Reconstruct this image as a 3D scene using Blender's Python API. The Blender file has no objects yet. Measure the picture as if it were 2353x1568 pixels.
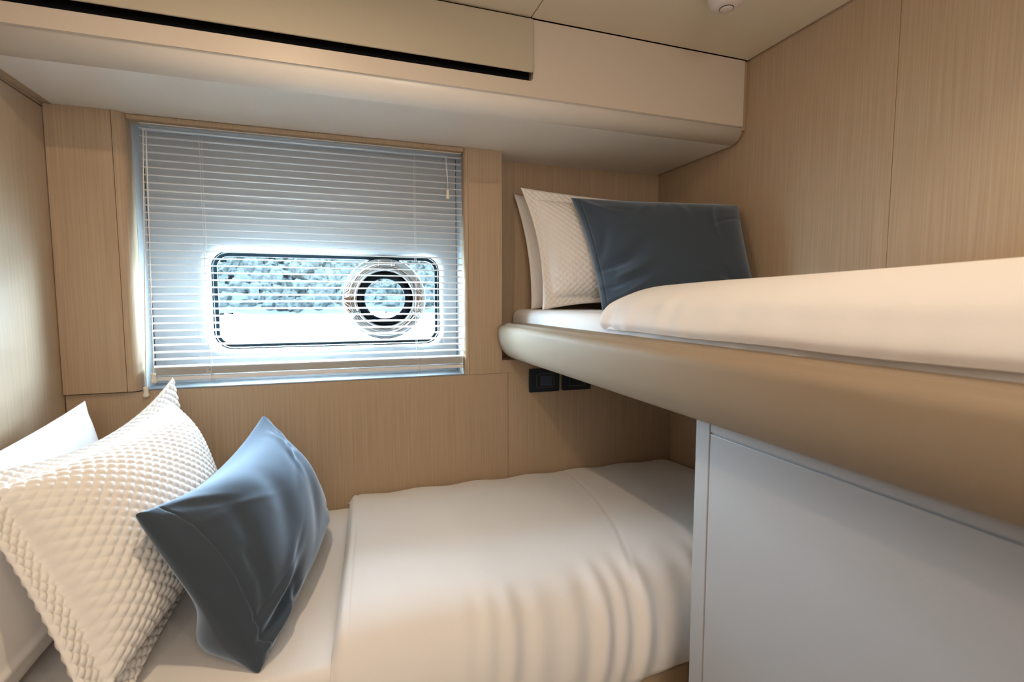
import bpy, bmesh, math, random
import numpy as np
from mathutils import Vector, Matrix

# ---------------------------------------------------------------- camera, world, lights, exposure
sc = bpy.context.scene
cam_d = bpy.data.cameras.new('camera')
cam = bpy.data.objects.new('camera', cam_d)
sc.collection.objects.link(cam)
cam_d.sensor_width = 36.0
cam_d.lens = 1156.0 / 2353.0 * 36.0
cam_d.clip_start = 0.02
cam_d.clip_end = 2000
cam.location = (0, 0, 0)
cam.rotation_euler = (math.radians(90 - 4.6488), 0, math.radians(-19.0726))
cam_d.dof.use_dof = True
cam_d.dof.focus_distance = 1.5
cam_d.dof.aperture_fstop = 5.6
sc.camera = cam

sc.view_settings.view_transform = 'Standard'
sc.view_settings.look = 'None'
sc.view_settings.gamma = 1.0
sc.view_settings.use_curve_mapping = False
sc.view_settings.exposure = 0.1

world = bpy.data.worlds.new('world')
sc.world = world
world.use_nodes = True
bg = world.node_tree.nodes['Background']
bg.inputs['Color'].default_value = (0.62, 0.82, 1.0, 1)
bg.inputs['Strength'].default_value = 112.0

WARM = (1.0, 0.76, 0.52)


def downlight(name, x, y, power, size=0.04, spread=180, col=WARM, z=0.705):
    d = bpy.data.lights.new(name, 'AREA')
    d.shape = 'DISK'
    d.size = size
    d.energy = power
    d.color = col
    d.spread = math.radians(spread)
    o = bpy.data.objects.new(name, d)
    o.location = (x, y, z)
    sc.collection.objects.link(o)
    return o


downlight('ceiling_downlight', -0.12, 0.73, 4.2)
downlight('ceiling_downlight', 0.30, -0.35, 2.2)
downlight('ceiling_downlight', -0.30, -0.45, 2.3)
downlight('ceiling_downlight', 0.86, 0.40, 0.85, spread=105)
# sun from behind the boat: lights the water and the far shore, never enters the cabin directly
d = bpy.data.lights.new('sun', 'SUN')
d.energy = 320.0; d.angle = math.radians(3); d.color = (0.80, 0.93, 1.0)
o = bpy.data.objects.new('sun', d)
o.rotation_euler = Vector((0.25, 0.62, -0.85)).to_track_quat('-Z', 'Y').to_euler()
sc.collection.objects.link(o)
# sky portal in the window opening (only guides the sampling of the sky, gives no light itself)
d = bpy.data.lights.new('window_portal', 'AREA')
d.shape = 'RECTANGLE'; d.size = 0.74; d.size_y = 0.34; d.cycles.is_portal = True
o = bpy.data.objects.new('window_portal', d)
o.location = (-0.012, 1.806, 0.0); o.rotation_euler = (math.radians(-90), 0, 0)
sc.collection.objects.link(o)
# added fill lamp behind the camera, brightens the faces turned towards it
d = bpy.data.lights.new('rear_fill', 'AREA')
d.shape = 'RECTANGLE'; d.size = 0.7; d.size_y = 0.6; d.energy = 7.8; d.color = (1.0, 0.95, 0.89)
o = bpy.data.objects.new('rear_fill', d)
o.location = (0.0, -1.05, 0.4); o.rotation_euler = (math.radians(90), 0, 0)
sc.collection.objects.link(o)
rng = np.random.default_rng(7)
random.seed(7)

# ---------------------------------------------------------------- materials


def mat(name, col, rough=0.5, metal=0.0, spec=0.5, sheen=0.0, sheen_rough=0.4, bump=None, var=None, coat=0.0,
        sheen_tint=None):
    """bump=(scale, strength, distance, stretch) ; var=(scale, amount, stretch)"""
    m = bpy.data.materials.new(name)
    m.use_nodes = True
    nt = m.node_tree
    b = nt.nodes['Principled BSDF']
    b.inputs['Base Color'].default_value = (*col, 1)
    b.inputs['Roughness'].default_value = rough
    b.inputs['Metallic'].default_value = metal
    b.inputs['Specular IOR Level'].default_value = spec
    b.inputs['Sheen Weight'].default_value = sheen
    b.inputs['Sheen Roughness'].default_value = sheen_rough
    if sheen_tint:
        b.inputs['Sheen Tint'].default_value = (*sheen_tint, 1)
    b.inputs['Coat Weight'].default_value = coat
    b.inputs['Coat Roughness'].default_value = 0.28
    tc = nt.nodes.new('ShaderNodeTexCoord')

    def noise(scale, stretch, detail=3):
        mp = nt.nodes.new('ShaderNodeMapping')
        mp.inputs['Scale'].default_value = stretch
        nt.links.new(tc.outputs['Object'], mp.inputs['Vector'])
        n = nt.nodes.new('ShaderNodeTexNoise')
        n.inputs['Scale'].default_value = scale
        n.inputs['Detail'].default_value = detail
        nt.links.new(mp.outputs['Vector'], n.inputs['Vector'])
        return n.outputs['Fac']
    if var:
        f = noise(var[0], var[2])
        r = nt.nodes.new('ShaderNodeValToRGB')
        r.color_ramp.elements[0].position = 0.3
        r.color_ramp.elements[1].position = 0.7
        a = var[1]
        r.color_ramp.elements[0].color = (*[c * (1 - a) for c in col], 1)
        r.color_ramp.elements[1].color = (*[min(1, c * (1 + a)) for c in col], 1)
        nt.links.new(f, r.inputs['Fac'])
        nt.links.new(r.outputs['Color'], b.inputs['Base Color'])
    if bump:
        f = noise(bump[0], bump[3])
        bp = nt.nodes.new('ShaderNodeBump')
        bp.inputs['Strength'].default_value = bump[1]
        bp.inputs['Distance'].default_value = bump[2]
        nt.links.new(f, bp.inputs['Height'])
        nt.links.new(bp.outputs['Normal'], b.inputs['Normal'])
    return m


V1 = (1, 1, 1)
WOOD = mat('wood_veneer', (0.455, 0.334, 0.222), 0.5, spec=0.22, var=(300, 0.10, (1, 1, 0.012)),
           bump=(300, 0.08, 0.001, (1, 1, 0.012)))
WOOD_SATIN = mat('wood_veneer_satin', (0.46, 0.345, 0.235), 0.36, spec=0.6, var=(300, 0.10, (1, 1, 0.012)),
                 bump=(300, 0.08, 0.001, (1, 1, 0.012)), coat=0.42)
WOOD_DARK = mat('wood_shadow_gap', (0.06, 0.045, 0.035), 0.8)
BASE_WOOD = mat('bed_base_lacquer', (0.50, 0.36, 0.23), 0.45)
CREAM = mat('cream_lacquer', (0.66, 0.575, 0.485), 0.40, spec=0.45)
FLAP = mat('flap_vinyl', (0.52, 0.46, 0.35), 0.6, spec=0.3, bump=(900, 0.08, 0.0005, V1))
CEIL = mat('ceiling_vinyl', (0.72, 0.65, 0.52), 0.7, spec=0.3, bump=(900, 0.08, 0.0005, V1))
BLACK = mat('black_plastic', (0.004, 0.004, 0.005), 0.6, spec=0.2)
SWITCH = mat('switch_black', (0.006, 0.007, 0.01), 0.3)
SWITCH_EDGE = mat('switch_frame_grey', (0.10, 0.10, 0.10), 0.3)
SCREEN = mat('switch_screen', (0.045, 0.055, 0.085), 0.2)
TAN = mat('tan_leatherette', (0.31, 0.24, 0.17), 0.6, spec=0.2, bump=(700, 0.1, 0.0006, V1))
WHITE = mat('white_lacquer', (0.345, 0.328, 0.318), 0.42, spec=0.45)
LINER = mat('white_liner', (0.50, 0.51, 0.52), 0.4)
SOFFIT = mat('soffit_white', (0.82, 0.79, 0.75), 0.33, spec=0.6)
SILL = mat('sill_grey', (0.22, 0.225, 0.23), 0.6)
LINEN = mat('white_linen', (0.84, 0.815, 0.80), 0.85, spec=0.2, sheen=0.15, bump=(1500, 0.06, 0.0005, V1))
QUILT = mat('quilted_cotton', (0.86, 0.83, 0.80), 0.9, spec=0.15, sheen=0.1, bump=(1800, 0.1, 0.0005, V1))
VELVET = mat('blue_velvet', (0.047, 0.062, 0.082), 0.8, spec=0.15, sheen=1.0, sheen_rough=0.45,
             sheen_tint=(0.60, 0.75, 0.95), bump=(1200, 0.12, 0.0008, V1))
SLAT = mat('blind_slat_white', (0.80, 0.78, 0.76), 0.35)
CORD = mat('blind_cord', (0.84, 0.82, 0.79), 0.7)
LADDER = mat('ladder_cord', (0.75, 0.75, 0.76), 0.7)
TASSEL = mat('tassel_plastic', (0.82, 0.76, 0.64), 0.4)
GASKET = mat('window_gasket', (0.006, 0.013, 0.018), 0.5, spec=0.1)
RUBBER = mat('porthole_rubber', (0.0015, 0.002, 0.003), 0.5, spec=0.05)
CHROME = mat('polished_steel', (0.42, 0.40, 0.385), 0.05, metal=1.0)
DETECT = mat('detector_plastic', (0.70, 0.63, 0.60), 0.5)
FLOOR = mat('floor_carpet', (0.60, 0.52, 0.42), 0.95, var=(60, 0.15, V1))
FRONT = mat('cream_panel', (0.75, 0.68, 0.60), 0.5)
ETCH = mat('glass_etching', (0.75, 0.8, 0.82), 0.6)
WATER = mat('sea_water', (0.40, 0.48, 0.50), 0.15, spec=0.6, bump=(0.8, 0.35, 0.15, (1, 2.2, 1)))
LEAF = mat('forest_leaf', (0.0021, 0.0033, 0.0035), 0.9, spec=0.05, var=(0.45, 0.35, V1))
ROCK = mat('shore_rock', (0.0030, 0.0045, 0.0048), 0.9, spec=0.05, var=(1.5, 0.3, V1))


def glass_mat():
    m = bpy.data.materials.new('window_glass')
    m.use_nodes = True
    nt = m.node_tree
    nt.nodes.remove(nt.nodes['Principled BSDF'])
    out = nt.nodes['Material Output']
    tr = nt.nodes.new('ShaderNodeBsdfTransparent')
    tr.inputs['Color'].default_value = (0.93, 0.97, 0.98, 1)
    gl = nt.nodes.new('ShaderNodeBsdfGlossy')
    gl.inputs['Roughness'].default_value = 0.02
    fr = nt.nodes.new('ShaderNodeFresnel')
    fr.inputs['IOR'].default_value = 1.3
    mx = nt.nodes.new('ShaderNodeMixShader')
    nt.links.new(fr.outputs[0], mx.inputs[0])
    nt.links.new(tr.outputs[0], mx.inputs[1])
    nt.links.new(gl.outputs[0], mx.inputs[2])
    nt.links.new(mx.outputs[0], out.inputs['Surface'])
    return m


GLASS = glass_mat()

# ---------------------------------------------------------------- mesh helpers (all in world coordinates)
COL = sc.collection


class MB:
    """collects vertices and faces, links them as ONE mesh object"""

    def __init__(self):
        self.v = []
        self.f = []
        self.mi = []

    def add(self, verts, faces, mi=0):
        n = len(self.v)
        self.v.extend([tuple(map(float, p)) for p in verts])
        for f in faces:
            self.f.append(tuple(i + n for i in f))
            self.mi.append(mi)
        return self

    def box(self, x0, x1, y0, y1, z0, z1, mi=0):
        vs = [(x, y, z) for z in (z0, z1) for y in (y0, y1) for x in (x0, x1)]
        return self.add(vs, [(0, 2, 3, 1), (4, 5, 7, 6), (0, 1, 5, 4), (2, 6, 7, 3), (0, 4, 6, 2), (1, 3, 7, 5)], mi)

    def prism(self, pts, a0, a1, axis, mi=0):
        """polygon pts (2-D) extruded along axis: 'x' pts are (y,z); 'y' pts are (x,z); 'z' pts are (x,y)"""
        def mk(p, a):
            return {'x': (a, p[0], p[1]), 'y': (p[0], a, p[1]), 'z': (p[0], p[1], a)}[axis]
        n = len(pts)
        vs = [mk(p, a0) for p in pts] + [mk(p, a1) for p in pts]
        fs = [tuple(range(n)), tuple(range(2 * n - 1, n - 1, -1))]
        fs += [(i, i + n, (i + 1) % n + n, (i + 1) % n) for i in range(n)]
        return self.add(vs, fs, mi)

    def grid(self, P, close_u=False, close_v=False, mi=0):
        """P: array (n,m,3)"""
        n, m = P.shape[:2]
        fs = []
        for i in range(n if close_u else n - 1):
            i2 = (i + 1) % n
            for j in range(m if close_v else m - 1):
                j2 = (j + 1) % m
                fs.append((i * m + j, i2 * m + j, i2 * m + j2, i * m + j2))
        return self.add(P.reshape(-1, 3), fs, mi)

    def tube(self, path, r, seg=8, mi=0):
        path = [Vector(p) for p in path]
        rings = []
        for i, p in enumerate(path):
            t = (path[min(i + 1, len(path) - 1)] - path[max(i - 1, 0)]).normalized()
            a = t.orthogonal().normalized() if i == 0 else (prev - t * prev.dot(t)).normalized()
            prev = a
            b = t.cross(a)
            rr = r[i] if hasattr(r, '__len__') else r
            rings.append([p + (a * math.cos(k * 2 * math.pi / seg) + b * math.sin(k * 2 * math.pi / seg)) * rr
                          for k in range(seg)])
        P = np.array([[tuple(q) for q in rg] for rg in rings])
        self.grid(P, close_v=True, mi=mi)
        n0 = len(self.v) - len(path) * seg
        self.f.append(tuple(n0 + k for k in range(seg))); self.mi.append(mi)
        n1 = len(self.v) - seg
        self.f.append(tuple(n1 + k for k in reversed(range(seg)))); self.mi.append(mi)
        return self

    def lathe(self, prof, center, axis, seg=48, mi=0, ref=None):
        """prof: list of (r, h); revolve about axis through center"""
        ax = Vector(axis).normalized()
        a = ax.orthogonal().normalized()
        b = ax.cross(a)
        c = Vector(center)
        P = np.array([[tuple(c + ax * h + (a * math.cos(2 * math.pi * k / seg) + b * math.sin(2 * math.pi * k / seg)) * r)
                       for k in range(seg)] for (r, h) in prof])
        return self.grid(P, close_v=True, mi=mi)

    def build(self, name, mats, parent=None, loc=(0, 0, 0), smooth=False, bevel=0.0, bseg=2, fix=True):
        me = bpy.data.meshes.new(name)
        off = np.array(loc, float)
        if parent is not None:
            off = np.array(parent['_org'], float)
        V = np.array(self.v, float) - off
        me.from_pydata([tuple(p) for p in V], [], self.f)
        if not isinstance(mats, (list, tuple)):
            mats = [mats]
        for m in mats:
            me.materials.append(m)
        me.polygons.foreach_set('material_index', self.mi)
        if fix:
            bm = bmesh.new(); bm.from_mesh(me)
            bmesh.ops.recalc_face_normals(bm, faces=bm.faces)
            bm.to_mesh(me); bm.free()
        if smooth:
            me.polygons.foreach_set('use_smooth', [True] * len(me.polygons))
        me.update()
        o = bpy.data.objects.new(name, me)
        COL.objects.link(o)
        o['_org'] = [float(x) for x in off]
        if parent is not None:
            o.parent = parent
        else:
            o.location = loc
        if bevel > 0:
            bv = o.modifiers.new('bevel', 'BEVEL')
            bv.width = bevel; bv.segments = bseg; bv.limit_method = 'ANGLE'
            bv.angle_limit = math.radians(35)
            bv.harden_normals = False
        return o


def empty(name, loc):
    o = bpy.data.objects.new(name, None)
    COL.objects.link(o)
    o.location = loc
    o.empty_display_size = 0.05
    o['_org'] = [float(x) for x in loc]
    return o


def tag(o, label, cat, group=None, kind=None):
    o['label'] = label
    o['category'] = cat
    if group:
        o['group'] = group
    if kind:
        o['kind'] = kind
    return o


def struct(o):
    o['kind'] = 'structure'
    return o


def arc(cx, cy, r, a0, a1, n=8):
    return [(cx + r * math.cos(math.radians(a0 + (a1 - a0) * i / n)), cy + r * math.sin(math.radians(a0 + (a1 - a0) * i / n)))
            for i in range(n + 1)]


def rrect(x0, x1, z0, z1, r, n=8):
    """rounded rectangle, counter-clockwise"""
    return (arc(x1 - r, z0 + r, r, -90, 0, n) + arc(x1 - r, z1 - r, r, 0, 90, n) +
            arc(x0 + r, z1 - r, r, 90, 180, n) + arc(x0 + r, z0 + r, r, 180, 270, n))


# ---------------------------------------------------------------- room shell
XL, XR, YW, ZC, ZF = -0.675, 1.20, 1.60, 0.725, -1.25
YB = -1.12

m = MB().box(XL - 0.1, XR + 0.1, YB - 0.1, 1.86, ZF - 0.05, ZF)
struct(m.build('floor', FLOOR))

# ceiling: two vinyl panels with a hairline joint
m = MB()
m.box(XL, 0.4895, YB, 1.2692, ZC, ZC + 0.02)
m.box(0.4920, XR - 0.004, YB, 1.2692, ZC, ZC + 0.02)
m.box(XL - 0.1, XR + 0.1, YB - 0.1, 1.86, ZC + 0.02, ZC + 0.06, 1)
struct(m.build('ceiling', [CEIL, BLACK], bevel=0.0015))

# window wall: lower wall, upper recess wall beside the window, outer hull skin around the opening
m = MB()
m.box(XL, 0.5385, YW, 1.72, ZF, -0.2465)
m.box(0.5400, XR, YW, 1.72, ZF, -0.2465)
m.box(0.5390, XR, 1.716, 1.78, -0.2465, 0.50)
m.box(0.5185, XR, YW, 1.714, -0.2460, -0.2018)
m.box(0.5360, 0.5420, YW + 0.003, 1.72, ZF, -0.2465)
struct(m.build('wall_window', WOOD))

# right wall: two veneer panels with a fine joint
m = MB()
m.box(XR, XR + 0.05, 0.8270, 1.78, ZF, ZC - 0.004)
m.box(XR, XR + 0.05, YB, 0.8258, ZF, ZC - 0.004)
m.box(XR + 0.002, XR + 0.09, YB - 0.05, 1.86, ZF, ZC + 0.022)
struct(m.build('wall_right', WOOD, bevel=0.0006, bseg=1))

# left wall: big panel, thin dark joint and a frieze set back above it
m = MB()
m.box(XL - 0.05, XL, YB, 1.596, ZF, 0.474)
m.box(XL - 0.05, XL - 0.006, YB, 1.86, 0.474, 0.478, 1)
m.box(XL - 0.05, XL - 0.001, YB, 1.596, 0.478, ZC + 0.022)
m.box(XL - 0.06, XL - 0.004, 1.590, 1.86, ZF, ZC + 0.022, 1)
m.box(XL - 0.09, XL - 0.0505, YB - 0.05, 1.86, ZF, ZC + 0.022)
struct(m.build('wall_left', [WOOD_SATIN, WOOD_DARK]))
m = MB().box(XL - 0.1, XR + 0.1, YB - 0.05, YB, ZF, ZC + 0.02)
struct(m.build('wall_front', FRONT))

# wood surround of the window: left panel with a rounded inner edge
m = MB()
m.prism([(XL + 0.0015, 1.72), (XL + 0.0015, 1.587), (-0.5355, 1.587), (-0.5355, 1.72)], -0.2440, 0.4835, 'z')
pts = [(-0.5342, 1.72), (-0.5342, 1.587)] + [(x, y) for x, y in arc(-0.533, 1.612, 0.025, -90, 0, 10)] + [(-0.508, 1.72)]
m.prism(pts, -0.2440, 0.4835, 'z')
m.box(-0.5358, -0.5338, 1.592, 1.70, -0.2440, 0.4835, 1)
m.box(XL + 0.0015, -0.512, 1.60, 1.72, -0.2475, -0.2438, 1)
struct(m.build('trim_1', [WOOD, WOOD_DARK]))
# right panel, rounded towards the window
m = MB()
pts = [(0.4035, 1.72), (0.392, 1.72)] + arc(0.404, 1.612, 0.012, 180, 270, 8)
m.prism(pts, -0.2455, 0.4835, 'z')
m.prism([(0.4048, 1.72), (0.4048, 1.60), (0.5180, 1.60), (0.5180, 1.72)], -0.2455, 0.4835, 'z')
m.box(0.403, 0.406, 1.603, 1.70, -0.2455, 0.4835, 1)
struct(m.build('trim_2', [WOOD, WOOD_DARK]))
# header strip over the blind
m = MB().box(-0.508, 0.392, 1.601, 1.652, 0.4705, 0.4835)
struct(m.build('trim_3', WOOD, bevel=0.003))

# overhead soffit along the window wall: rounded lower edge, fascia board with a long black slot
m = MB()
prof = [(1.272, 0.5285)] + [(1.322 + 0.05 * math.cos(math.radians(a)), 0.534 + 0.05 * math.sin(math.radians(a)))
                            for a in range(185, 271, 7)] + [(1.79, 0.484), (1.79, 0.7225), (1.302, 0.7225), (1.302, 0.5285)]
m.prism(prof, -0.655, 1.186, 'x', 3)
m.prism([(a + 0.005, min(b + 0.003, 0.7225)) for a, b in prof], 1.1865, XR - 0.0006, 'x', 2)
sx, s0, s1 = 0.4955, 0.569, 0.588
front = ([(-0.655, 0.5295), (1.186, 0.5295), (1.186, 0.7225), (sx + 0.002, 0.7225), (sx + 0.002, s0 + 0.009)] +
         [(x, z) for x, z in arc(sx - 0.007, s0 + 0.009, 0.009, 0, -90, 6)][1:] + [(-0.655, s0)])
m.prism(front, 1.270, 1.2995, 'y')
m.box(-0.655, sx + 0.02, 1.2996, 1.3018, s0 - 0.02, 0.7225, 1)
m.box(1.1865, XR - 0.0006, 1.274, 1.30, 0.52, 0.7225, 2)
m.box(XL, -0.6555, 1.30, 1.79, 0.4845, 0.7225, 2)
so = struct(m.build('trim_4', [CREAM, BLACK, WOOD, SOFFIT], fix=True))
for p in so.data.polygons:
    p.use_smooth = 0.05 < abs(p.normal.z) < 0.98 and abs(p.normal.x) < 0.1

# hinged locker flap above the slot
m = MB()
fl = ([(-0.655, s1), (sx - 0.005, s1)] + arc(sx - 0.005, s1 + 0.005, 0.005, -90, 0, 5)[1:] +
      [(sx, 0.721), (-0.655, 0.721)])
m.prism(fl, 1.262, 1.2685, 'y')
o = m.build('locker_flap', FLAP, loc=(-0.08, 1.27, s1), bevel=0.003, bseg=3)
tag(o, 'long beige overhead locker flap above the black slot, below the ceiling', 'locker flap')

# ---------------------------------------------------------------- window: white liner, gasket, pane, opening porthole
WX0, WX1, WZ0, WZ1 = -0.362, 0.338, -0.150, 0.150
YL = 1.720


def loop(off, y, r=0.05, n=10):
    pts = rrect(WX0 - off, WX1 + off, WZ0 - off, WZ1 + off, r + off, n)
    out = []
    for x, z in pts:
        t = (x - WX0) / (WX1 - WX0)
        sag = 0.010 * max(0.0, math.sin(math.pi * min(1, max(0, t)))) * max(0, -z / 0.15) * (1 - 0.35 * t)
        out.append((x, y, z - sag))
    return out


def outer(pts, x0, x1, z0, z1, y):
    """push a loop out to a rectangle boundary"""
    out = []
    for x, _, z in pts:
        # choose by rounded-rectangle side
        cx, cz = (WX0 + WX1) / 2, (WZ0 + WZ1) / 2
        dx, dz = (x - cx), (z - cz)
        hx, hz = (WX1 - WX0) / 2, (WZ1 - WZ0) / 2
        if abs(dx) / hx > 0.92 and abs(dz) / hz > 0.8 and abs(dx) / hx + abs(dz) / hz > 1.9:
            out.append((x1 if dx > 0 else x0, y, z1 if dz > 0 else z0))
        elif abs(dx) - hx > abs(dz) - hz:
            out.append((x1 if dx > 0 else x0, y, min(z1, max(z0, z))))
        else:
            out.append((min(x1, max(x0, x)), y, z1 if dz > 0 else z0))
    return out


def ringgrid(loops):
    return np.array(loops)


n1 = MB()
l0 = loop(0.030, YL)
P = [outer(l0, -0.5075, 0.3915, -0.2465, 0.4835, YL), l0]
for k in range(1, 9):
    a = math.pi / 2 * k / 8
    P.append(loop(0.030 - 0.030 * math.sin(a), YL + 0.030 * (1 - math.cos(a))))
P.append(loop(0.0, YL + 0.055))
n1.grid(ringgrid(P), close_v=True)
# sides, sill and head of the niche
n1.box(-0.520, -0.5075, 1.640, 1.77, -0.2465, 0.4835)
n1.box(0.3915, 0.4030, 1.640, 1.77, -0.2465, 0.4835)
n1.box(-0.5075, 0.3915, 1.602, 1.77, -0.2463, -0.2440, 2)
n1.box(-0.5075, 0.3915, 1.652, 1.77, 0.4750, 0.4835)
# fine joints of the liner panels
n1.box(-0.5076, -0.5062, YL - 0.0012, YL + 0.01, -0.2440, 0.475, 1)
n1.box(0.3903, 0.3916, YL - 0.0012, YL + 0.01, -0.2440, 0.475, 1)
win = struct(n1.build('window_1', [LINER, BLACK, SILL], fix=True))
for p in win.data.polygons:
    if abs(p.center.y - YL) > 0.0005 and p.center.y > YL and len(p.vertices) == 4 and p.area < 0.003:
        p.use_smooth = True
# outer hull skin
m = MB()
l1 = loop(0.004, 1.776)
m.grid(ringgrid([outer(l1, -0.80, 1.32, -1.35, 0.85, 1.776), l1, loop(0.004, 1.80),
                 outer(l1, -0.80, 1.32, -1.35, 0.85, 1.80)]), close_v=True)
m.build('hull_skin', LINER, parent=win)
# unseen slab added outside above the opening to cut off the high sky
m = MB().prism([(1.801, 0.26), (2.10, 0.44), (2.10, 0.52), (1.801, 0.52)], -1.6, 2.0, 'x')
m.build('sky_blocker', LINER, parent=win)
# gasket: two dark lips
m = MB()
for o_, w_, y_ in ((0.004, 0.007, 1.769), (-0.005, 0.010, 1.773)):
    m.grid(ringgrid([loop(o_, y_), loop(o_, y_ - 0.006), loop(o_ - w_, y_ - 0.006), loop(o_ - w_, y_)]), close_v=True, close_u=True)
m.build('window_gasket', GASKET, parent=win)
# pane
m = MB()
lp = loop(-0.002, 1.782)
m.add(lp, [tuple(range(len(lp)))])
m.build('window_pane', GLASS, parent=win)

# opening porthole in the pane
PC = (0.1530, 1.767, 0.005)
AX = (0, -1, 0)
m = MB()
m.lathe([(0.138, -0.012), (0.138, 0.000), (0.136, 0.006), (0.131, 0.010), (0.116, 0.0125), (0.107, 0.011), (0.105, 0.006),
         (0.1035, 0.011), (0.102, 0.020), (0.099, 0.0245), (0.094, 0.0235), (0.0905, 0.016), (0.089, 0.004), (0.089, -0.012)],
        PC, AX, 96)
port = m.build('porthole_ring', CHROME, parent=win, smooth=True)
m = MB().lathe([(0.0893, -0.010), (0.0893, 0.010), (0.086, 0.014), (0.076, 0.010), (0.067, 0.002), (0.067, -0.010)], PC, AX, 96)
m.build('rubber_seal', RUBBER, parent=port, smooth=True)
m = MB()
c = [(PC[0] + 0.0673 * math.cos(2 * math.pi * k / 64), PC[1] + 0.004, PC[2] + 0.0673 * math.sin(2 * math.pi * k / 64)) for k in range(64)]
m.add(c, [tuple(range(64))])
m.build('porthole_pane', GLASS, parent=port)
m = MB()
for x0 in (-0.034, 0.022):
    m.tube([(PC[0] + x0, PC[1] - 0.020, PC[2] + 0.117), (PC[0] + x0 + 0.012, PC[1] - 0.020, PC[2] + 0.117)], 0.0095, 14)
m.tube([(PC[0] - 0.020, PC[1] - 0.020, PC[2] + 0.117), (PC[0] + 0.020, PC[1] - 0.020, PC[2] + 0.117)], 0.0075, 14)
m.box(PC[0] - 0.034, PC[0] + 0.034, PC[1] - 0.016, PC[1] - 0.010, PC[2] + 0.108, PC[2] + 0.128)
m.build('porthole_hinge', CHROME, parent=port, bevel=0.001)
for ang in (207, 333):
    kx, kz = PC[0] + 0.117 * math.cos(math.radians(ang)), PC[2] + 0.117 * math.sin(math.radians(ang))
    m = MB().lathe([(0.0, 0.032), (0.007, 0.031), (0.0095, 0.027), (0.0095, 0.020), (0.006, 0.017), (0.006, 0.010)], (kx, PC[1], kz), AX, 24)
    m.tube([(kx, PC[1] - 0.022, kz), (kx - 0.022 * math.cos(math.radians(ang)), PC[1] - 0.027, kz - 0.022 * math.sin(math.radians(ang)))], 0.004, 10)
    m.build('latch_knob', CHROME, parent=port, smooth=True)
# CE etched at the top of the porthole glass
m = MB()
for cx_, e in ((-0.008, False), (0.010, True)):
    pts = [(PC[0] + cx_ + x, PC[1] + 0.001, PC[2] + 0.050 + z) for x, z in arc(0, 0, 0.0062, 50, 310, 14)]
    m.tube(pts, 0.0009, 6)
    if e:
        m.tube([(PC[0] + cx_ - 0.006, PC[1] + 0.001, PC[2] + 0.050), (PC[0] + cx_ + 0.002, PC[1] + 0.001, PC[2] + 0.050)], 0.0009, 6)
m.build('ce_mark', ETCH, parent=port)

# ---------------------------------------------------------------- venetian blind
BX0, BX1, BY = -0.486, 0.3885, 1.629
blind = empty('venetian_blind', ((BX0 + BX1) / 2, BY, -0.222))
tag(blind, 'white venetian blind hanging open in front of the porthole window', 'blind')
MB().box(BX0, BX1, BY - 0.008, BY + 0.014, 0.4680, 0.4704).build('headrail', SLAT, parent=blind, bevel=0.002)
tilt = math.radians(8)


def slat_section(zc, tl, w=0.025, crown=0.0026, th=0.0005):
    s = []
    for k in range(7):
        t = -0.5 + k / 6.0
        s.append((t * w, crown * (1 - 4 * t * t)))
    s += [(a, b - th) for a, b in reversed(s)]
    return [(BY + a * math.cos(tl) - b * math.sin(tl), zc + a * math.sin(tl) + b * math.cos(tl)) for a, b in s]


m = MB()
zs = [0.4555 - 0.0200 * k for k in range(33)]
for k, z in enumerate(zs):
    m.prism(slat_section(z, tilt + random.uniform(-0.02, 0.02)), BX0 + 0.001, BX1 - 0.001, 'x')
for k in range(7):
    m.prism(slat_section(-0.1895 - 0.0029 * k, math.radians(1.0)), BX0 + 0.001, BX1 - 0.001, 'x')
sl = m.build('slats', SLAT, parent=blind)
MB().prism([(BY - 0.0128, -0.2235), (BY + 0.0128, -0.2235), (BY + 0.0128, -0.2125), (BY, -0.2115), (BY - 0.0128, -0.2125)], BX0, BX1, 'x')\
    .build('bottom_rail', SLAT, parent=blind, bevel=0.002)
for x in (-0.346, 0.238):
    m = MB()
    for dy in (-0.0150, 0.0135):
        m.tube([(x + 0.0005 * math.sin(k), BY + dy, 0.447 - (0.447 + 0.188) * k / 20) for k in range(21)], 0.0007, 6)
    # slack of the cord bunched in front of the stacked slats
    t = np.linspace(0, 2 * math.pi, 40)
    m.tube([(x + 0.001 + 0.009 * math.sin(2 * a), BY - 0.0155, -0.197 + 0.012 * math.sin(a + 0.6)) for a in t], 0.0007, 6)
    m.tube([(x + 0.003, BY - 0.0150, -0.187), (x + 0.003, BY - 0.0150, -0.2235)], 0.0007, 6)
    m.lathe([(0.0, 0.006), (0.005, 0.005), (0.006, 0.0)], (x + 0.004, BY - 0.004, -0.2235), (0, 0, -1), 14)
    m.build('ladder_cord', LADDER, parent=blind)


def tassel_prof(s=1.0):
    return [(0.0, 0.0), (0.0062 * s, -0.0005), (0.0068 * s, -0.003), (0.0062 * s, -0.009), (0.0058 * s, -0.012), (0.0066 * s, -0.017),
            (0.0080 * s, -0.022), (0.0080 * s, -0.0255), (0.0055 * s, -0.028), (0.0, -0.0285)]


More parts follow.
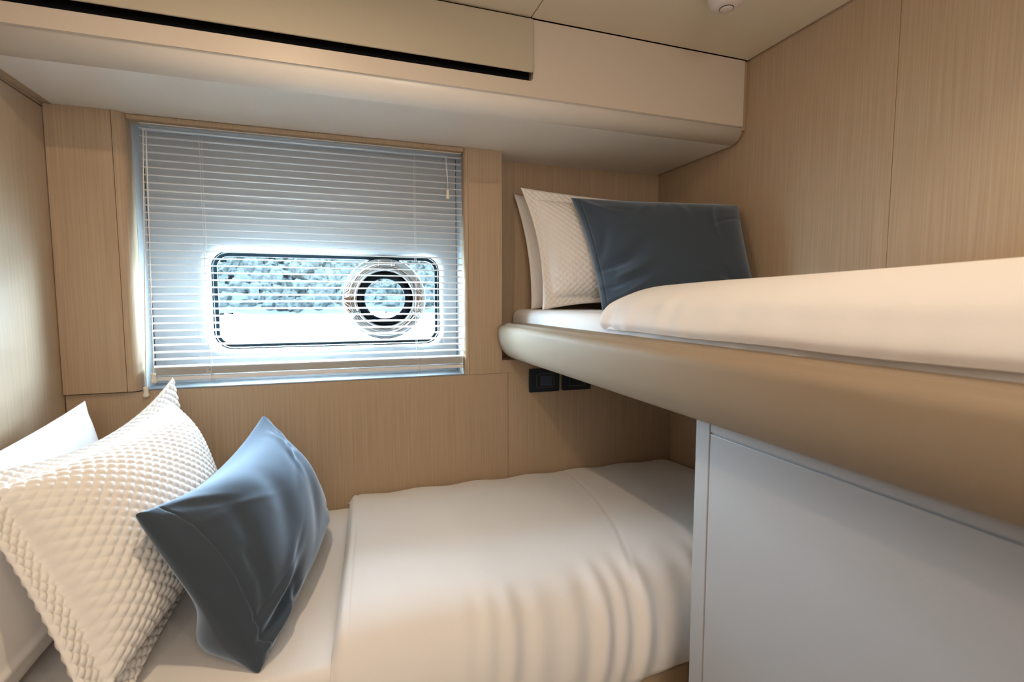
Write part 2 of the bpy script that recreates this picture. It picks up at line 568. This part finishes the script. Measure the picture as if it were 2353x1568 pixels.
for x0, x1, zt, lab in ((-0.4735, -0.4960, -0.2340, 0), (-0.4670, -0.4780, -0.1980, 0)):
    m = MB()
    yb = 1.596 if zt < -0.22 else 1.600
    m.tube([(x0 + (x1 - x0) * (k / 12) ** 1.0, BY - 0.016 + (yb - BY + 0.016) * (k / 12), 0.452 + (zt - 0.452) * k / 12) for k in range(13)], 0.00145, 8)
    c_ = m.build('pull_cord', CORD, parent=blind, smooth=True)
    MB().lathe(tassel_prof(), (x1, yb, zt), (0, 0, 1), 20).build('cord_tassel', TASSEL, parent=c_, smooth=True)
m = MB()
for x0 in (0.3330, 0.3380):
    m.tube([(x0, BY - 0.0165, 0.455), (x0 + (0.3410 - x0) * 0.55, BY - 0.018, 0.405), (0.3410, BY - 0.018, 0.372), (0.3410, BY - 0.018, 0.348)], 0.0009, 8)
c_ = m.build('tilt_cord', CORD, parent=blind, smooth=True)
MB().lathe(tassel_prof(0.72), (0.3410, BY - 0.018, 0.350), (0, 0, 1), 20).build('cord_tassel', TASSEL, parent=c_, smooth=True)

# ---------------------------------------------------------------- wall switch plates
for i, (x0, lab) in enumerate(((0.6135, 'black switch plate with a small grey screen, on the wall under the upper bunk'),
                               (0.7365, 'black switch plate without a screen, half hidden by the upper bunk rail'))):
    z0, z1 = -0.317, -0.236
    root = empty('switch_plate', (x0 + 0.056, YW, z0))
    tag(root, lab, 'switch', 'black wall plates under the upper bunk')
    m = MB().prism(rrect(x0, x0 + 0.1125, z0, z1, 0.005, 5), 1.5915, 1.5999, 'y')
    m.build('plate', SWITCH, parent=root, bevel=0.001)
    m = MB()
    a, b, c, d_ = x0 + 0.0255, x0 + 0.0915, -0.302, -0.253
    w = 0.0017
    for q in ((a, b, c, c + w), (a, b, d_ - w, d_), (a, a + w, c, d_), (b - w, b, c, d_)):
        m.box(q[0], q[1], 1.5902, 1.5914, q[2], q[3])
    m.build('module_frame', SWITCH_EDGE, parent=root)
    if i == 0:
        MB().box(x0 + 0.039, x0 + 0.0845, 1.5900, 1.5914, -0.297, -0.2605).build('screen', SCREEN, parent=root)
    else:
        MB().box(x0 + 0.028, x0 + 0.089, 1.5904, 1.5914, -0.2995, -0.2555).build('rocker', SWITCH, parent=root)

# ---------------------------------------------------------------- ceiling detector
root = empty('ceiling_detector', (0.895, 1.01, ZC))
tag(root, 'small white rounded detector on the ceiling at the top edge of the photo', 'detector')
P = []
for i in range(15):
    t = i / 14.0
    a = t * math.pi / 2
    r = 0.042 * (1 - 0.02 * t) if t < 0.01 else 0.042 * math.cos(a) ** 0.55
    h = 0.036 * math.sin(a)
    P.append([(0.885 + r * math.cos(2 * math.pi * k / 48), 1.010 + 1.18 * r * math.sin(2 * math.pi * k / 48), ZC - 0.004 - h) for k in range(48)])
m = MB().grid(np.array(P), close_v=True)
m.build('housing', DETECT, parent=root, smooth=True)
MB().lathe([(0.044, 0.0), (0.044, 0.004), (0.0, 0.004)], (0.885, 1.01, ZC), (0, 0, -1), 48).build('mounting_base', DETECT, parent=root)
nrm = Vector((0, 0, -1)).normalized()
cc = Vector((0.8850, 1.012, ZC - 0.0385))
MB().lathe([(0.0150, -0.006), (0.0150, 0.0030), (0.0140, 0.0038), (0.0, 0.0040)], cc, nrm, 32).build('test_button', DETECT, parent=root, smooth=True)
MB().lathe([(0.0151, 0.0026), (0.0162, 0.0026), (0.0166, -0.006)], cc, nrm, 32).build('button_groove', WOOD_DARK, parent=root)

# ---------------------------------------------------------------- cloth helpers


def smoothstep(a, b, x):
    t = np.clip((x - a) / (b - a), 0, 1)
    return t * t * (3 - 2 * t)


def waves(u, v, n, fmin, fmax, seed):
    r = np.random.default_rng(seed)
    s = np.zeros_like(u)
    for _ in range(n):
        f = r.uniform(fmin, fmax); a = r.uniform(0, 2 * math.pi); ph = r.uniform(0, 2 * math.pi)
        s += np.sin((u * math.cos(a) + v * math.sin(a)) * f + ph)
    return s / n


def quilt(a, b, cw=0.0235, ch=0.0205, amp=0.0056):
    p = math.pi * (a / cw + b / ch)
    q = math.pi * (a / cw - b / ch)
    return amp * np.sqrt(np.abs(np.sin(p) * np.sin(q)) + 1e-6)


def pillow(name, C, thick, nu, nv, front=0.55, pinch=0.03, flange=0.0, bump=None, extra=None, bend=0.0, power=0.55, pinch_top=None, back_extra=None,
           zmin=None, clampf=None, mat_=None, edge=0.0015, shape=None):
    """C: corners bl, br, tr, tl (seen from the front).  Front = side of cross(br-bl, tl-bl).  Closed mesh."""
    bl, br, tr, tl = [np.array(c, float) for c in C]
    w = 0.5 * (np.linalg.norm(br - bl) + np.linalg.norm(tr - tl))
    h = 0.5 * (np.linalg.norm(tl - bl) + np.linalg.norm(tr - br))
    # finer at the edges
    su = np.sin(np.linspace(-1, 1, nu) * math.pi / 2 * 0.80) / math.sin(math.pi / 2 * 0.80)
    sv = np.sin(np.linspace(-1, 1, nv) * math.pi / 2 * 0.80) / math.sin(math.pi / 2 * 0.80)
    U, V = np.meshgrid(su, sv, indexing='ij')
    up = U * (1 - pinch / (w / 2) * (1 - V ** 2) * np.abs(U) ** 3)
    pt = pinch if pinch_top is None else pinch_top
    vp = V * (1 - np.where(V > 0, pt, pinch) / (h / 2) * (1 - U ** 2) * np.abs(V) ** 3)
    s, t = (up + 1) / 2, (vp + 1) / 2
    s, t = s[..., None], t[..., None]
    M = bl * (1 - s) * (1 - t) + br * s * (1 - t) + tr * s * t + tl * (1 - s) * t
    du = (br - bl) * (1 - t) + (tr - tl) * t
    dv = (tl - bl) * (1 - s) + (tr - br) * s
    N = np.cross(du, dv)
    N /= np.linalg.norm(N, axis=2, keepdims=True)
    fu = 1 - flange / (w / 2); fv = 1 - flange / (h / 2)
    iu = np.clip(np.abs(U) / fu, 0, 1); iv = np.clip(np.abs(V) / fv, 0, 1)
    H = thick * ((1 - iu ** 2.4) * (1 - iv ** 2.4)) ** power
    rim = np.minimum((1 - np.abs(U)) * w / 2, (1 - np.abs(V)) * h / 2)
    base = edge * np.sqrt(np.clip(rim / 0.006, 0, 1)) * 2
    mid = bend * ((1 - U ** 2) * 0.6 + (1 - V ** 2) * 0.4)
    if shape is not None:
        mid = mid + shape(U, V)
    f_off = H * front + base + mid
    b_off = -H * (1 - front) - base + mid
    if bump is not None:
        bb = bump(U * w / 2, V * h / 2) * np.clip(rim / 0.008, 0, 1)
        f_off = f_off + bb
        b_off = b_off - bb
    if extra is not None:
        f_off = f_off + extra(U, V) * np.clip(rim / 0.02, 0, 1)
    if back_extra is not None:
        b_off = b_off - back_extra(U, V)
    F = M + N * f_off[..., None]
    B = M + N * b_off[..., None]
    if zmin is not None:
        for A in (F, B):
            A[..., 2] = np.maximum(A[..., 2], zmin)
    if clampf is not None:
        F = clampf(F); B = clampf(B)
    nu_, nv_ = U.shape
    # closed: back grid reversed, boundary shared
    idxF = np.arange(nu_ * nv_).reshape(nu_, nv_)
    idxB = np.full((nu_, nv_), -1)
    inner = np.zeros((nu_, nv_), bool); inner[1:-1, 1:-1] = True
    idxB[~inner] = idxF[~inner]
    idxB[inner] = nu_ * nv_ + np.arange(inner.sum())
    Fm = F.copy()
    Fm[~inner] = 0.5 * (F[~inner] + B[~inner])
    verts = np.concatenate([Fm.reshape(-1, 3), B[inner]])

    def quads(ix):
        return np.stack([ix[:-1, :-1], ix[1:, :-1], ix[1:, 1:], ix[:-1, 1:]], -1).reshape(-1, 4)
    faces = np.concatenate([quads(idxF), quads(idxB)[:, ::-1]])
    org = verts.mean(0); org[2] = verts[:, 2].min()
    verts = verts - org
    me = bpy.data.meshes.new(name)
    me.vertices.add(len(verts)); me.vertices.foreach_set('co', verts.astype(np.float32).ravel())
    me.loops.add(len(faces) * 4); me.loops.foreach_set('vertex_index', faces.astype(np.int32).ravel())
    me.polygons.add(len(faces)); me.polygons.foreach_set('loop_start', np.arange(len(faces), dtype=np.int32) * 4)
    me.polygons.foreach_set('use_smooth', np.ones(len(faces), bool))
    me.update(calc_edges=True); me.validate()
    me.materials.append(mat_)
    o = bpy.data.objects.new(name, me)
    COL.objects.link(o)
    o.location = org
    o['_org'] = [float(x) for x in org]
    return o


def rounded_slab(name, x0, x1, y0, y1, z0, z1, r, mat_, seg=8):
    m = MB().box(x0, x1, y0, y1, z0, z1)
    o = m.build(name, mat_, loc=((x0 + x1) / 2, (y0 + y1) / 2, z0), smooth=True, bevel=r, bseg=seg)
    return o


def cloth(name, P, mat_, thick=0.006, sub=False, parent=None):
    m = MB().grid(P)
    loc = P.reshape(-1, 3).mean(0); loc[2] = P[..., 2].min()
    o = m.build(name, mat_, loc=tuple(loc), parent=parent, smooth=True, fix=False)
    if thick:
        s = o.modifiers.new('solid', 'SOLIDIFY'); s.thickness = thick; s.offset = -1
    return o


# ---------------------------------------------------------------- lower bed
ZM = -0.635
root = empty('bed_base', (0.26, 1.24, ZF))
tag(root, 'tan lacquered base of the lower bed, showing under the duvet hem', 'bed base')
MB().box(XL + 0.003, XR - 0.003, 0.90, 1.598, ZF, -0.812).build('body', BASE_WOOD, parent=root)
MB().box(XL + 0.003, XR - 0.003, 0.872, 0.8995, -0.868, -0.808).build('lip', BASE_WOOD, parent=root, bevel=0.008, bseg=3)
MB().box(XL + 0.003, XR - 0.003, 0.880, 0.8995, ZF, -0.872).build('front_panel', BASE_WOOD, parent=root, bevel=0.002)

mt = rounded_slab('mattress', XL + 0.004, XR - 0.004, 0.868, 1.597, -0.807, ZM, 0.028, LINEN)
tag(mt, 'mattress of the lower bed under a white fitted sheet, visible beside the blue cushion', 'mattress')

# duvet on the lower bed
NU, NV = 260, 200
xs = np.concatenate([np.linspace(0, 0.06, 40), np.linspace(0.06, 1, NU - 40 + 1)[1:]])


def catmull(pts, n):
    pts = np.array(pts, float)
    Pd = np.vstack([2 * pts[0] - pts[1], pts, 2 * pts[-1] - pts[-2]])
    out = []
    seg = len(pts) - 1
    for t in np.linspace(0, seg, n):
        i = min(int(t), seg - 1); u = t - i
        p0, p1, p2, p3 = Pd[i], Pd[i + 1], Pd[i + 2], Pd[i + 3]
        out.append(0.5 * ((2 * p1) + (-p0 + p2) * u + (2 * p0 - 5 * p1 + 4 * p2 - p3) * u ** 2 + (-p0 + 3 * p1 - 3 * p2 + p3) * u ** 3))
    return np.array(out)


prof = catmull([(1.592, -0.622), (1.588, -0.604), (1.55, -0.594), (1.45, -0.584), (1.30, -0.575), (1.15, -0.570), (1.03, -0.572),
                (0.945, -0.585), (0.885, -0.615), (0.850, -0.665), (0.835, -0.725), (0.838, -0.775), (0.848, -0.800)], NV)
T = np.linspace(0, 1, NV)
P = np.zeros((NU, NV, 3))
for i, s in enumerate(xs):
    Y, Z = prof[:, 0].copy(), prof[:, 1].copy()
    x0 = 0.018 - 0.050 * smoothstep(0.0, 0.85, T) + 0.003 * np.sin(T * 9)
    X = x0 + (1.192 - x0) * s
    d = X - x0
    # rounded left edge going down to the sheet, rounded right end
    k = np.clip(d / 0.030, 0, 1)
    drop = 1 - np.sqrt(np.clip(1 - (1 - k) ** 2, 0, 1))
    r_ = np.clip((1.192 - X) / 0.12, 0, 1)
    drop2 = (1 - np.sqrt(np.clip(1 - (1 - r_) ** 2, 0, 1))) * 0.75
    dz = np.maximum(drop, drop2)
    top = np.where(Y > 0.90, ZM + 0.007, np.minimum(Z, ZM))
    Zn = Z * (1 - dz) + np.minimum(top, Z) * dz
    # front side: move the left edge back to the mattress side
    side = smoothstep(0.96, 0.86, Y)
    Yn = Y + 0.014 * drop * side
    # folds hanging over the front
    fr = smoothstep(1.02, 0.86, Y)
    amp = 0.0045 * smoothstep(0.12, 0.42, X) * fr
    ph = X + 0.10 * (Y - 0.9) - 0.22 * (Z + 0.6)
    fold = (np.sin(ph * 105 + 1.4 * np.sin(ph * 23)) + 0.6 * np.sin(ph * 61 + 2)) * amp
    Yn -= fold * (0.35 + 0.65 * side)
    Zn += fold * 0.55
    # broad softness
    Zn += 0.0045 * np.sin(X * 9 + 1.0) * np.sin(Y * 8) * (1 - dz) + 0.0022 * waves(X * 1.0, Y * 1.0, 6, 14, 34, 3) * (1 - dz)
    Zn += 0.003 * np.sin(X * 34) * smoothstep(1.50, 1.585, Y) * (1 - dz)
    # stitched seam near the foot end
    xs_ = 0.735 - 0.16 * (1 - np.clip((Y - 0.85) / 0.72, 0, 1)) ** 1.6
    Zn -= 0.0014 * np.exp(-((X - xs_) / 0.005) ** 2)
    Zn += 0.0008 * np.exp(-((X - xs_ + 0.012) / 0.006) ** 2)
    # hem seam 2 cm in from the left edge
    Zn -= 0.0030 * np.exp(-((d - 0.026) / 0.0035) ** 2) * (1 - side)
    Zn += 0.0030 * np.exp(-((d - 0.014) / 0.006) ** 2) * (1 - side)
    P[i, :, 0], P[i, :, 1], P[i, :, 2] = X, Yn, Zn
# hem rises towards the foot
hem = smoothstep(0.45, 0.75, P[..., 0]) * smoothstep(0.86, 1.0, T)[None, :]
P[..., 2] += 0.020 * hem
P[..., 1] = np.minimum(P[..., 1], 1.594)
dv = cloth('duvet', P[:, ::-1], LINEN, 0.005)
tag(dv, 'white duvet spread over the lower bed, folds hanging at its front', 'duvet')

# lower bed pillows (corners: bl, br, tr, tl seen from the foot end: left = near, right = far)


def clampl(A):
    A[..., 0] = np.maximum(A[..., 0], XL + 0.003)
    A[..., 1] = np.minimum(A[..., 1], 1.583)
    return A


p = pillow('pillow', [(-0.500, 0.76, ZM), (-0.480, 1.46, ZM), (-0.585, 1.475, -0.243), (-0.600, 0.78, -0.285)], 0.125, 110, 80, pinch=0.03, pinch_top=0.012, front=0.45,
           mat_=LINEN, zmin=ZM + 0.001, clampf=clampl, flange=0.012, power=0.6,
           extra=lambda U, V: 0.006 * waves(U * 1.5, V, 7, 3, 8, 21) + 0.006 * np.exp(-((V + 0.55 - 0.15 * U) / 0.05) ** 2))
tag(p, 'plain white pillow against the left wall behind the quilted pillow of the lower bed', 'pillow')
p = pillow('pillow_sham', [(-0.325, 0.80, ZM + 0.004), (-0.300, 1.47, ZM + 0.004), (-0.402, 1.480, -0.196), (-0.540, 0.93, -0.250)], 0.170, 300, 240,
           pinch=0.025, pinch_top=0.058, flange=0.048, bump=lambda a, b: quilt(a, b), mat_=QUILT, zmin=ZM + 0.0015, power=0.50, front=0.66,
           extra=lambda U, V: 0.006 * waves(U * 1.5, V, 6, 3, 7, 5), clampf=clampl)
tag(p, 'white quilted pillow leaning behind the blue cushion on the lower bed', 'pillow')


def creases(U, V, lst):
    """soft cloth folds: (u, v, angle deg, length, width, height)"""
    r = np.zeros_like(U)
    for (u0, v0, an, ln, wd, am) in lst:
        c, q = math.cos(math.radians(an)), math.sin(math.radians(an))
        a = (U - u0) * c + (V - v0) * q
        b = -(U - u0) * q + (V - v0) * c - 0.35 * a * a
        r += am * np.exp(-(a / ln) ** 2) * np.exp(-(b / wd) ** 2)
    return r


def rnd_creases(seed, n, am):
    g = np.random.default_rng(seed)
    out = []
    for _ in range(n):
        cu, cv = g.choice([-1, 1]), g.choice([-1, 1])
        d = g.uniform(0.1, 0.55)
        ang = math.degrees(math.atan2(-cv, -cu)) + g.uniform(-35, 35)
        out.append((cu * (0.92 - d * g.uniform(0.3, 1)), cv * (0.92 - d * g.uniform(0.3, 1)), ang, g.uniform(0.15, 0.4),
                    g.uniform(0.03, 0.07), am * g.uniform(-1, 1)))
    return out


def blue_folds(U, V):
    r = 0.006 * waves(U * 1.6, V, 7, 2.5, 7, 11)
    r += creases(U, V, rnd_creases(4, 26, 0.006))
    # pinched folds at the near lower corner
    r += creases(U, V, [(-0.70, -0.70, 20, 0.28, 0.07, -0.016), (-0.62, -0.52, 35, 0.25, 0.06, 0.010), (-0.78, -0.86, 5, 0.30, 0.05, 0.012),
                        (-0.55, -0.82, 60, 0.20, 0.06, -0.010), (-0.80, -0.30, 80, 0.35, 0.05, -0.007), (-0.70, 0.15, 75, 0.4, 0.07, -0.006),
                        (-0.25, 0.10, 70, 0.5, 0.14, -0.007), (0.20, -0.20, 65, 0.5, 0.10, -0.005), (0.55, 0.30, 85, 0.45, 0.10, 0.004)])
    # seam line of the cover near the short edge
    r -= 0.0035 * np.exp(-((U + 0.90 - 0.02 * np.sin(3 * V)) / 0.008) ** 2)
    return r


p = pillow('cushion', [(-0.150, 0.905, ZM), (-0.062, 1.465, ZM), (-0.195, 1.425, -0.300), (-0.322, 0.945, -0.345)], 0.165, 220, 170, pinch=0.008, pinch_top=0.038,
           mat_=VELVET, zmin=ZM + 0.0015, power=0.62, front=0.60, extra=blue_folds,
           back_extra=lambda U, V: 0.065 * np.exp(-((V + 0.62) / 0.34) ** 2) * (1 - np.abs(U) ** 7) * (1 - V ** 6), edge=0.004)
tag(p, 'blue velvet cushion leaning on the quilted pillow of the lower bed', 'cushion')

# ---------------------------------------------------------------- upper bunk
ZU = -0.032
YE = -0.95
root = empty('upper_bunk', (0.85, 0.4, -0.205))
tag(root, 'tan padded upper bunk shelf with a rounded front rail', 'bunk')
pr = ([(0.585, -0.0745)] + arc(0.5285, -0.0885, 0.014, 75, 120, 4)[::1] + [(0.5165, -0.081)] + arc(0.5150, -0.0990, 0.018, 110, 180, 6) +
      [(0.4970, -0.118), (0.4990, -0.134), (0.5035, -0.149), (0.5100, -0.162), (0.5190, -0.174), (0.5310, -0.185), (0.5460, -0.193), (0.5640, -0.198), (0.585, -0.2)])
m = MB().prism(pr, YE, 1.5845, 'x' if False else 'y')
rail = m.build('front_rail', TAN, parent=root, bevel=0.004, bseg=3)
for pg in rail.data.polygons:
    pg.use_smooth = True
MB().box(0.5852, XR - 0.003, YE, 1.713, -0.2010, -0.1650).build('shelf', TAN, parent=root, bevel=0.002)

um = rounded_slab('mattress', 0.587, XR - 0.004, YE + 0.01, 1.711, -0.1645, ZU, 0.030, LINEN)
tag(um, 'mattress of the upper bunk under a white sheet, visible before the pillows', 'mattress')

# duvet on the upper bunk: rounded front and far edge
NA, NB = 150, 240
A = np.linspace(0, 1, NA)
profu = catmull([(0.578, -0.066), (0.572, -0.050), (0.580, -0.028), (0.598, 0.000), (0.640, 0.021), (0.710, 0.033), (0.80, 0.036),
                 (0.92, 0.034), (1.05, 0.024), (1.15, 0.005), (1.192, -0.020)], NA)
P = np.zeros((NB, NA, 3))
ys = np.concatenate([np.linspace(0, 0.05, 60), np.linspace(0.05, 1, NB - 60 + 1)[1:]])
for i, s in enumerate(ys):
    Y0 = 1.035 + 0.03 * A + 0.006 * np.sin(A * 8)
    Y = Y0 + (-0.90 - Y0) * s
    X, Z = profu[:, 0].copy(), profu[:, 1].copy()
    d = Y0 - Y
    k = np.clip(d / 0.075, 0, 1)
    drop = 1 - np.sqrt(np.clip(1 - (1 - k) ** 2, 0, 1))
    low = np.where(X > 0.60, ZU + 0.006, np.minimum(Z, ZU + 0.006))
    grow = 0.014 * np.clip((1.05 - Y) / 0.75, 0, 1.3) * smoothstep(0.60, 0.70, X) * smoothstep(1.19, 1.0, X)
    Zn = (Z + grow) * (1 - drop) + np.minimum(low, Z) * drop
    fr = smoothstep(0.70, 0.58, X)
    near_end = np.exp(-d / 0.25)
    fold = (np.sin(Y * 70 + 12 * Z + 1.2 * np.sin(Y * 17)) + 0.5 * np.sin(Y * 118)) * 0.0024 * fr * (0.12 + 1.9 * near_end)
    X = X - fold
    Zn += 0.0016 * waves(X, Y, 6, 12, 30, 8) * (1 - drop)
    X = X + 0.010 * drop * fr
    P[i, :, 0], P[i, :, 1], P[i, :, 2] = X, Y, Zn
ud = cloth('duvet', P, LINEN, 0.005)
tag(ud, 'white duvet on the upper bunk, along its tan front rail', 'duvet')


def clampu(A):
    A[..., 0] = np.clip(A[..., 0], 0.54, XR - 0.004)
    A[..., 1] = np.minimum(A[..., 1], 1.712)
    return A


# upper bunk pillows (left = near the window, right = right wall)
p = pillow('pillow', [(0.632, 1.625, ZU), (1.16, 1.625, ZU), (1.17, 1.672, 0.345), (0.584, 1.672, 0.366)], 0.10, 90, 60, pinch=0.02, mat_=LINEN,
           zmin=ZU + 0.001, clampf=clampu, flange=0.012, power=0.6, front=0.5,
           extra=lambda U, V: 0.005 * waves(U, V, 6, 3, 8, 31))
tag(p, 'plain white pillow at the back of the upper bunk, behind the quilted pillow', 'pillow')
p = pillow('pillow_sham', [(0.622, 1.500, ZU), (1.16, 1.455, ZU), (1.165, 1.530, 0.337), (0.574, 1.575, 0.366)], 0.13, 280, 180, pinch=0.026, pinch_top=0.008,
           mat_=QUILT, zmin=ZU + 0.0015, clampf=clampu, flange=0.035, bump=lambda a, b: quilt(a, b, 0.0225, 0.0205, 0.0040), power=0.55, front=0.55,
           extra=lambda U, V: 0.005 * waves(U, V, 6, 3, 7, 32))
tag(p, 'cream quilted pillow on the upper bunk behind the grey velvet cushion', 'pillow')


def lumbar_folds(U, V):
    r = 0.005 * waves(U * 1.5, V, 7, 2.5, 7, 14)
    r += creases(U, V, rnd_creases(9, 24, 0.005))
    r += creases(U, V, [(-0.72, -0.30, 15, 0.30, 0.07, -0.018), (-0.62, -0.48, 25, 0.26, 0.06, 0.013), (-0.75, -0.62, 10, 0.30, 0.06, -0.015),
                        (-0.60, -0.75, 30, 0.25, 0.05, 0.010), (-0.80, 0.05, 70, 0.35, 0.06, -0.010), (-0.45, -0.10, 40, 0.28, 0.09, -0.010),
                        (-0.25, 0.65, 60, 0.25, 0.05, 0.004), (-0.05, 0.70, 80, 0.25, 0.05, -0.004), (0.25, 0.65, 100, 0.3, 0.06, 0.003)])
    r -= 0.003 * np.exp(-((U + 0.92) / 0.010) ** 2)
    return r


p = pillow('cushion', [(0.775, 1.385, ZU), (1.175, 1.160, ZU), (1.178, 1.270, 0.290), (0.712, 1.485, 0.325)], 0.14, 190, 120, pinch=0.012,  mat_=VELVET,
           zmin=ZU + 0.0015, clampf=clampu, power=0.52, front=0.68, extra=lumbar_folds, edge=0.003)
tag(p, 'grey blue velvet cushion propped up on the upper bunk', 'cushion')

# soft things give way where they touch: push vertices that would sink in back to the surface


def press(a, b, gap=0.0015):
    bpy.context.view_layer.update()
    eb = b.evaluated_get(bpy.context.evaluated_depsgraph_get())
    M = b.matrix_world.inverted() @ a.matrix_world
    Mi = M.inverted()
    for v in a.data.vertices:
        p = M @ v.co
        ok, loc, nr, _ = eb.closest_point_on_mesh(p, distance=0.12)
        if ok and (p - loc).dot(nr) < gap:
            v.co = Mi @ (loc + nr * gap)
    a.data.update()


OB = bpy.data.objects
for a, b, g_ in (('pillow_sham', 'pillow', 0.0015), ('pillow_sham.001', 'pillow.001', 0.0015), ('cushion', 'pillow_sham', 0.008),
                 ('cushion.001', 'pillow_sham.001', 0.0045), ('duvet', 'mattress', 0.0066), ('duvet.001', 'mattress.001', 0.0066)):
    press(OB[a], OB[b], g_)
OB['cushion'].location.x += 0.005

# ---------------------------------------------------------------- white cabinet under the bunk
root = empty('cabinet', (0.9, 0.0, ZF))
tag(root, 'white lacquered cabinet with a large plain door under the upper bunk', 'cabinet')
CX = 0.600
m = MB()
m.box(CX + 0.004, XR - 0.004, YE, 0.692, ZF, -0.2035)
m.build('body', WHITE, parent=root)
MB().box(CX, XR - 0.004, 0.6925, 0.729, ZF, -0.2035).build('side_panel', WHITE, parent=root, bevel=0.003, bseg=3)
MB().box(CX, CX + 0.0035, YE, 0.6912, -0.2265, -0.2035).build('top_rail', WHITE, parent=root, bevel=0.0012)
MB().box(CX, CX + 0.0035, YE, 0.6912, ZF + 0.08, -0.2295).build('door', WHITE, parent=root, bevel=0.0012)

# ---------------------------------------------------------------- outside: sea, far shore and forest
m = MB().add([(-900, 2.4, -2.2), (900, 2.4, -2.2), (900, 700, -2.2), (-900, 700, -2.2)], [(0, 1, 2, 3)])
o = m.build('sea', WATER, loc=(0, 50, -2.2))
tag(o, 'pale bright water outside the window, below the wooded shore', 'water', kind='stuff')
hx = np.linspace(-160, 160, 60); hy = np.linspace(0, 1, 20)
P = np.zeros((60, 20, 3))
for i, x in enumerate(hx):
    for j, t in enumerate(hy):
        P[i, j] = (x, 82 + 60 * t + 3 * math.sin(x * 0.11), -2.4 + 26 * t ** 0.9 + 0.8 * math.sin(x * 0.3 + t * 9))
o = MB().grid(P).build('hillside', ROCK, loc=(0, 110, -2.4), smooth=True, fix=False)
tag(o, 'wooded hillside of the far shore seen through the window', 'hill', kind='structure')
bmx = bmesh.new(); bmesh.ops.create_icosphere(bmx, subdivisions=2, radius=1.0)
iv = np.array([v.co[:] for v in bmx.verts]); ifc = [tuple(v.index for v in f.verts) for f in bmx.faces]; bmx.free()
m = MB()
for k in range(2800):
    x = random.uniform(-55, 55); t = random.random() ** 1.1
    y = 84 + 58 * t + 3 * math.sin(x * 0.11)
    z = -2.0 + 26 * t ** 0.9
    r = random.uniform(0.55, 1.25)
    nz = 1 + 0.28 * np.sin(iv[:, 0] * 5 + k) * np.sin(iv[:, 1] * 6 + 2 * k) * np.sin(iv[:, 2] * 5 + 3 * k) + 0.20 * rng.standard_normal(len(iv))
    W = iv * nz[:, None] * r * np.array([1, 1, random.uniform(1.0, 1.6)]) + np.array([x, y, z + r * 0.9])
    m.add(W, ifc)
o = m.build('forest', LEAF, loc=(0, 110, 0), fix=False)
tag(o, 'blurred green trees covering the far shore outside the window', 'trees', kind='stuff')

for o in list(bpy.data.objects):
    if '_org' in o:
        del o['_org']
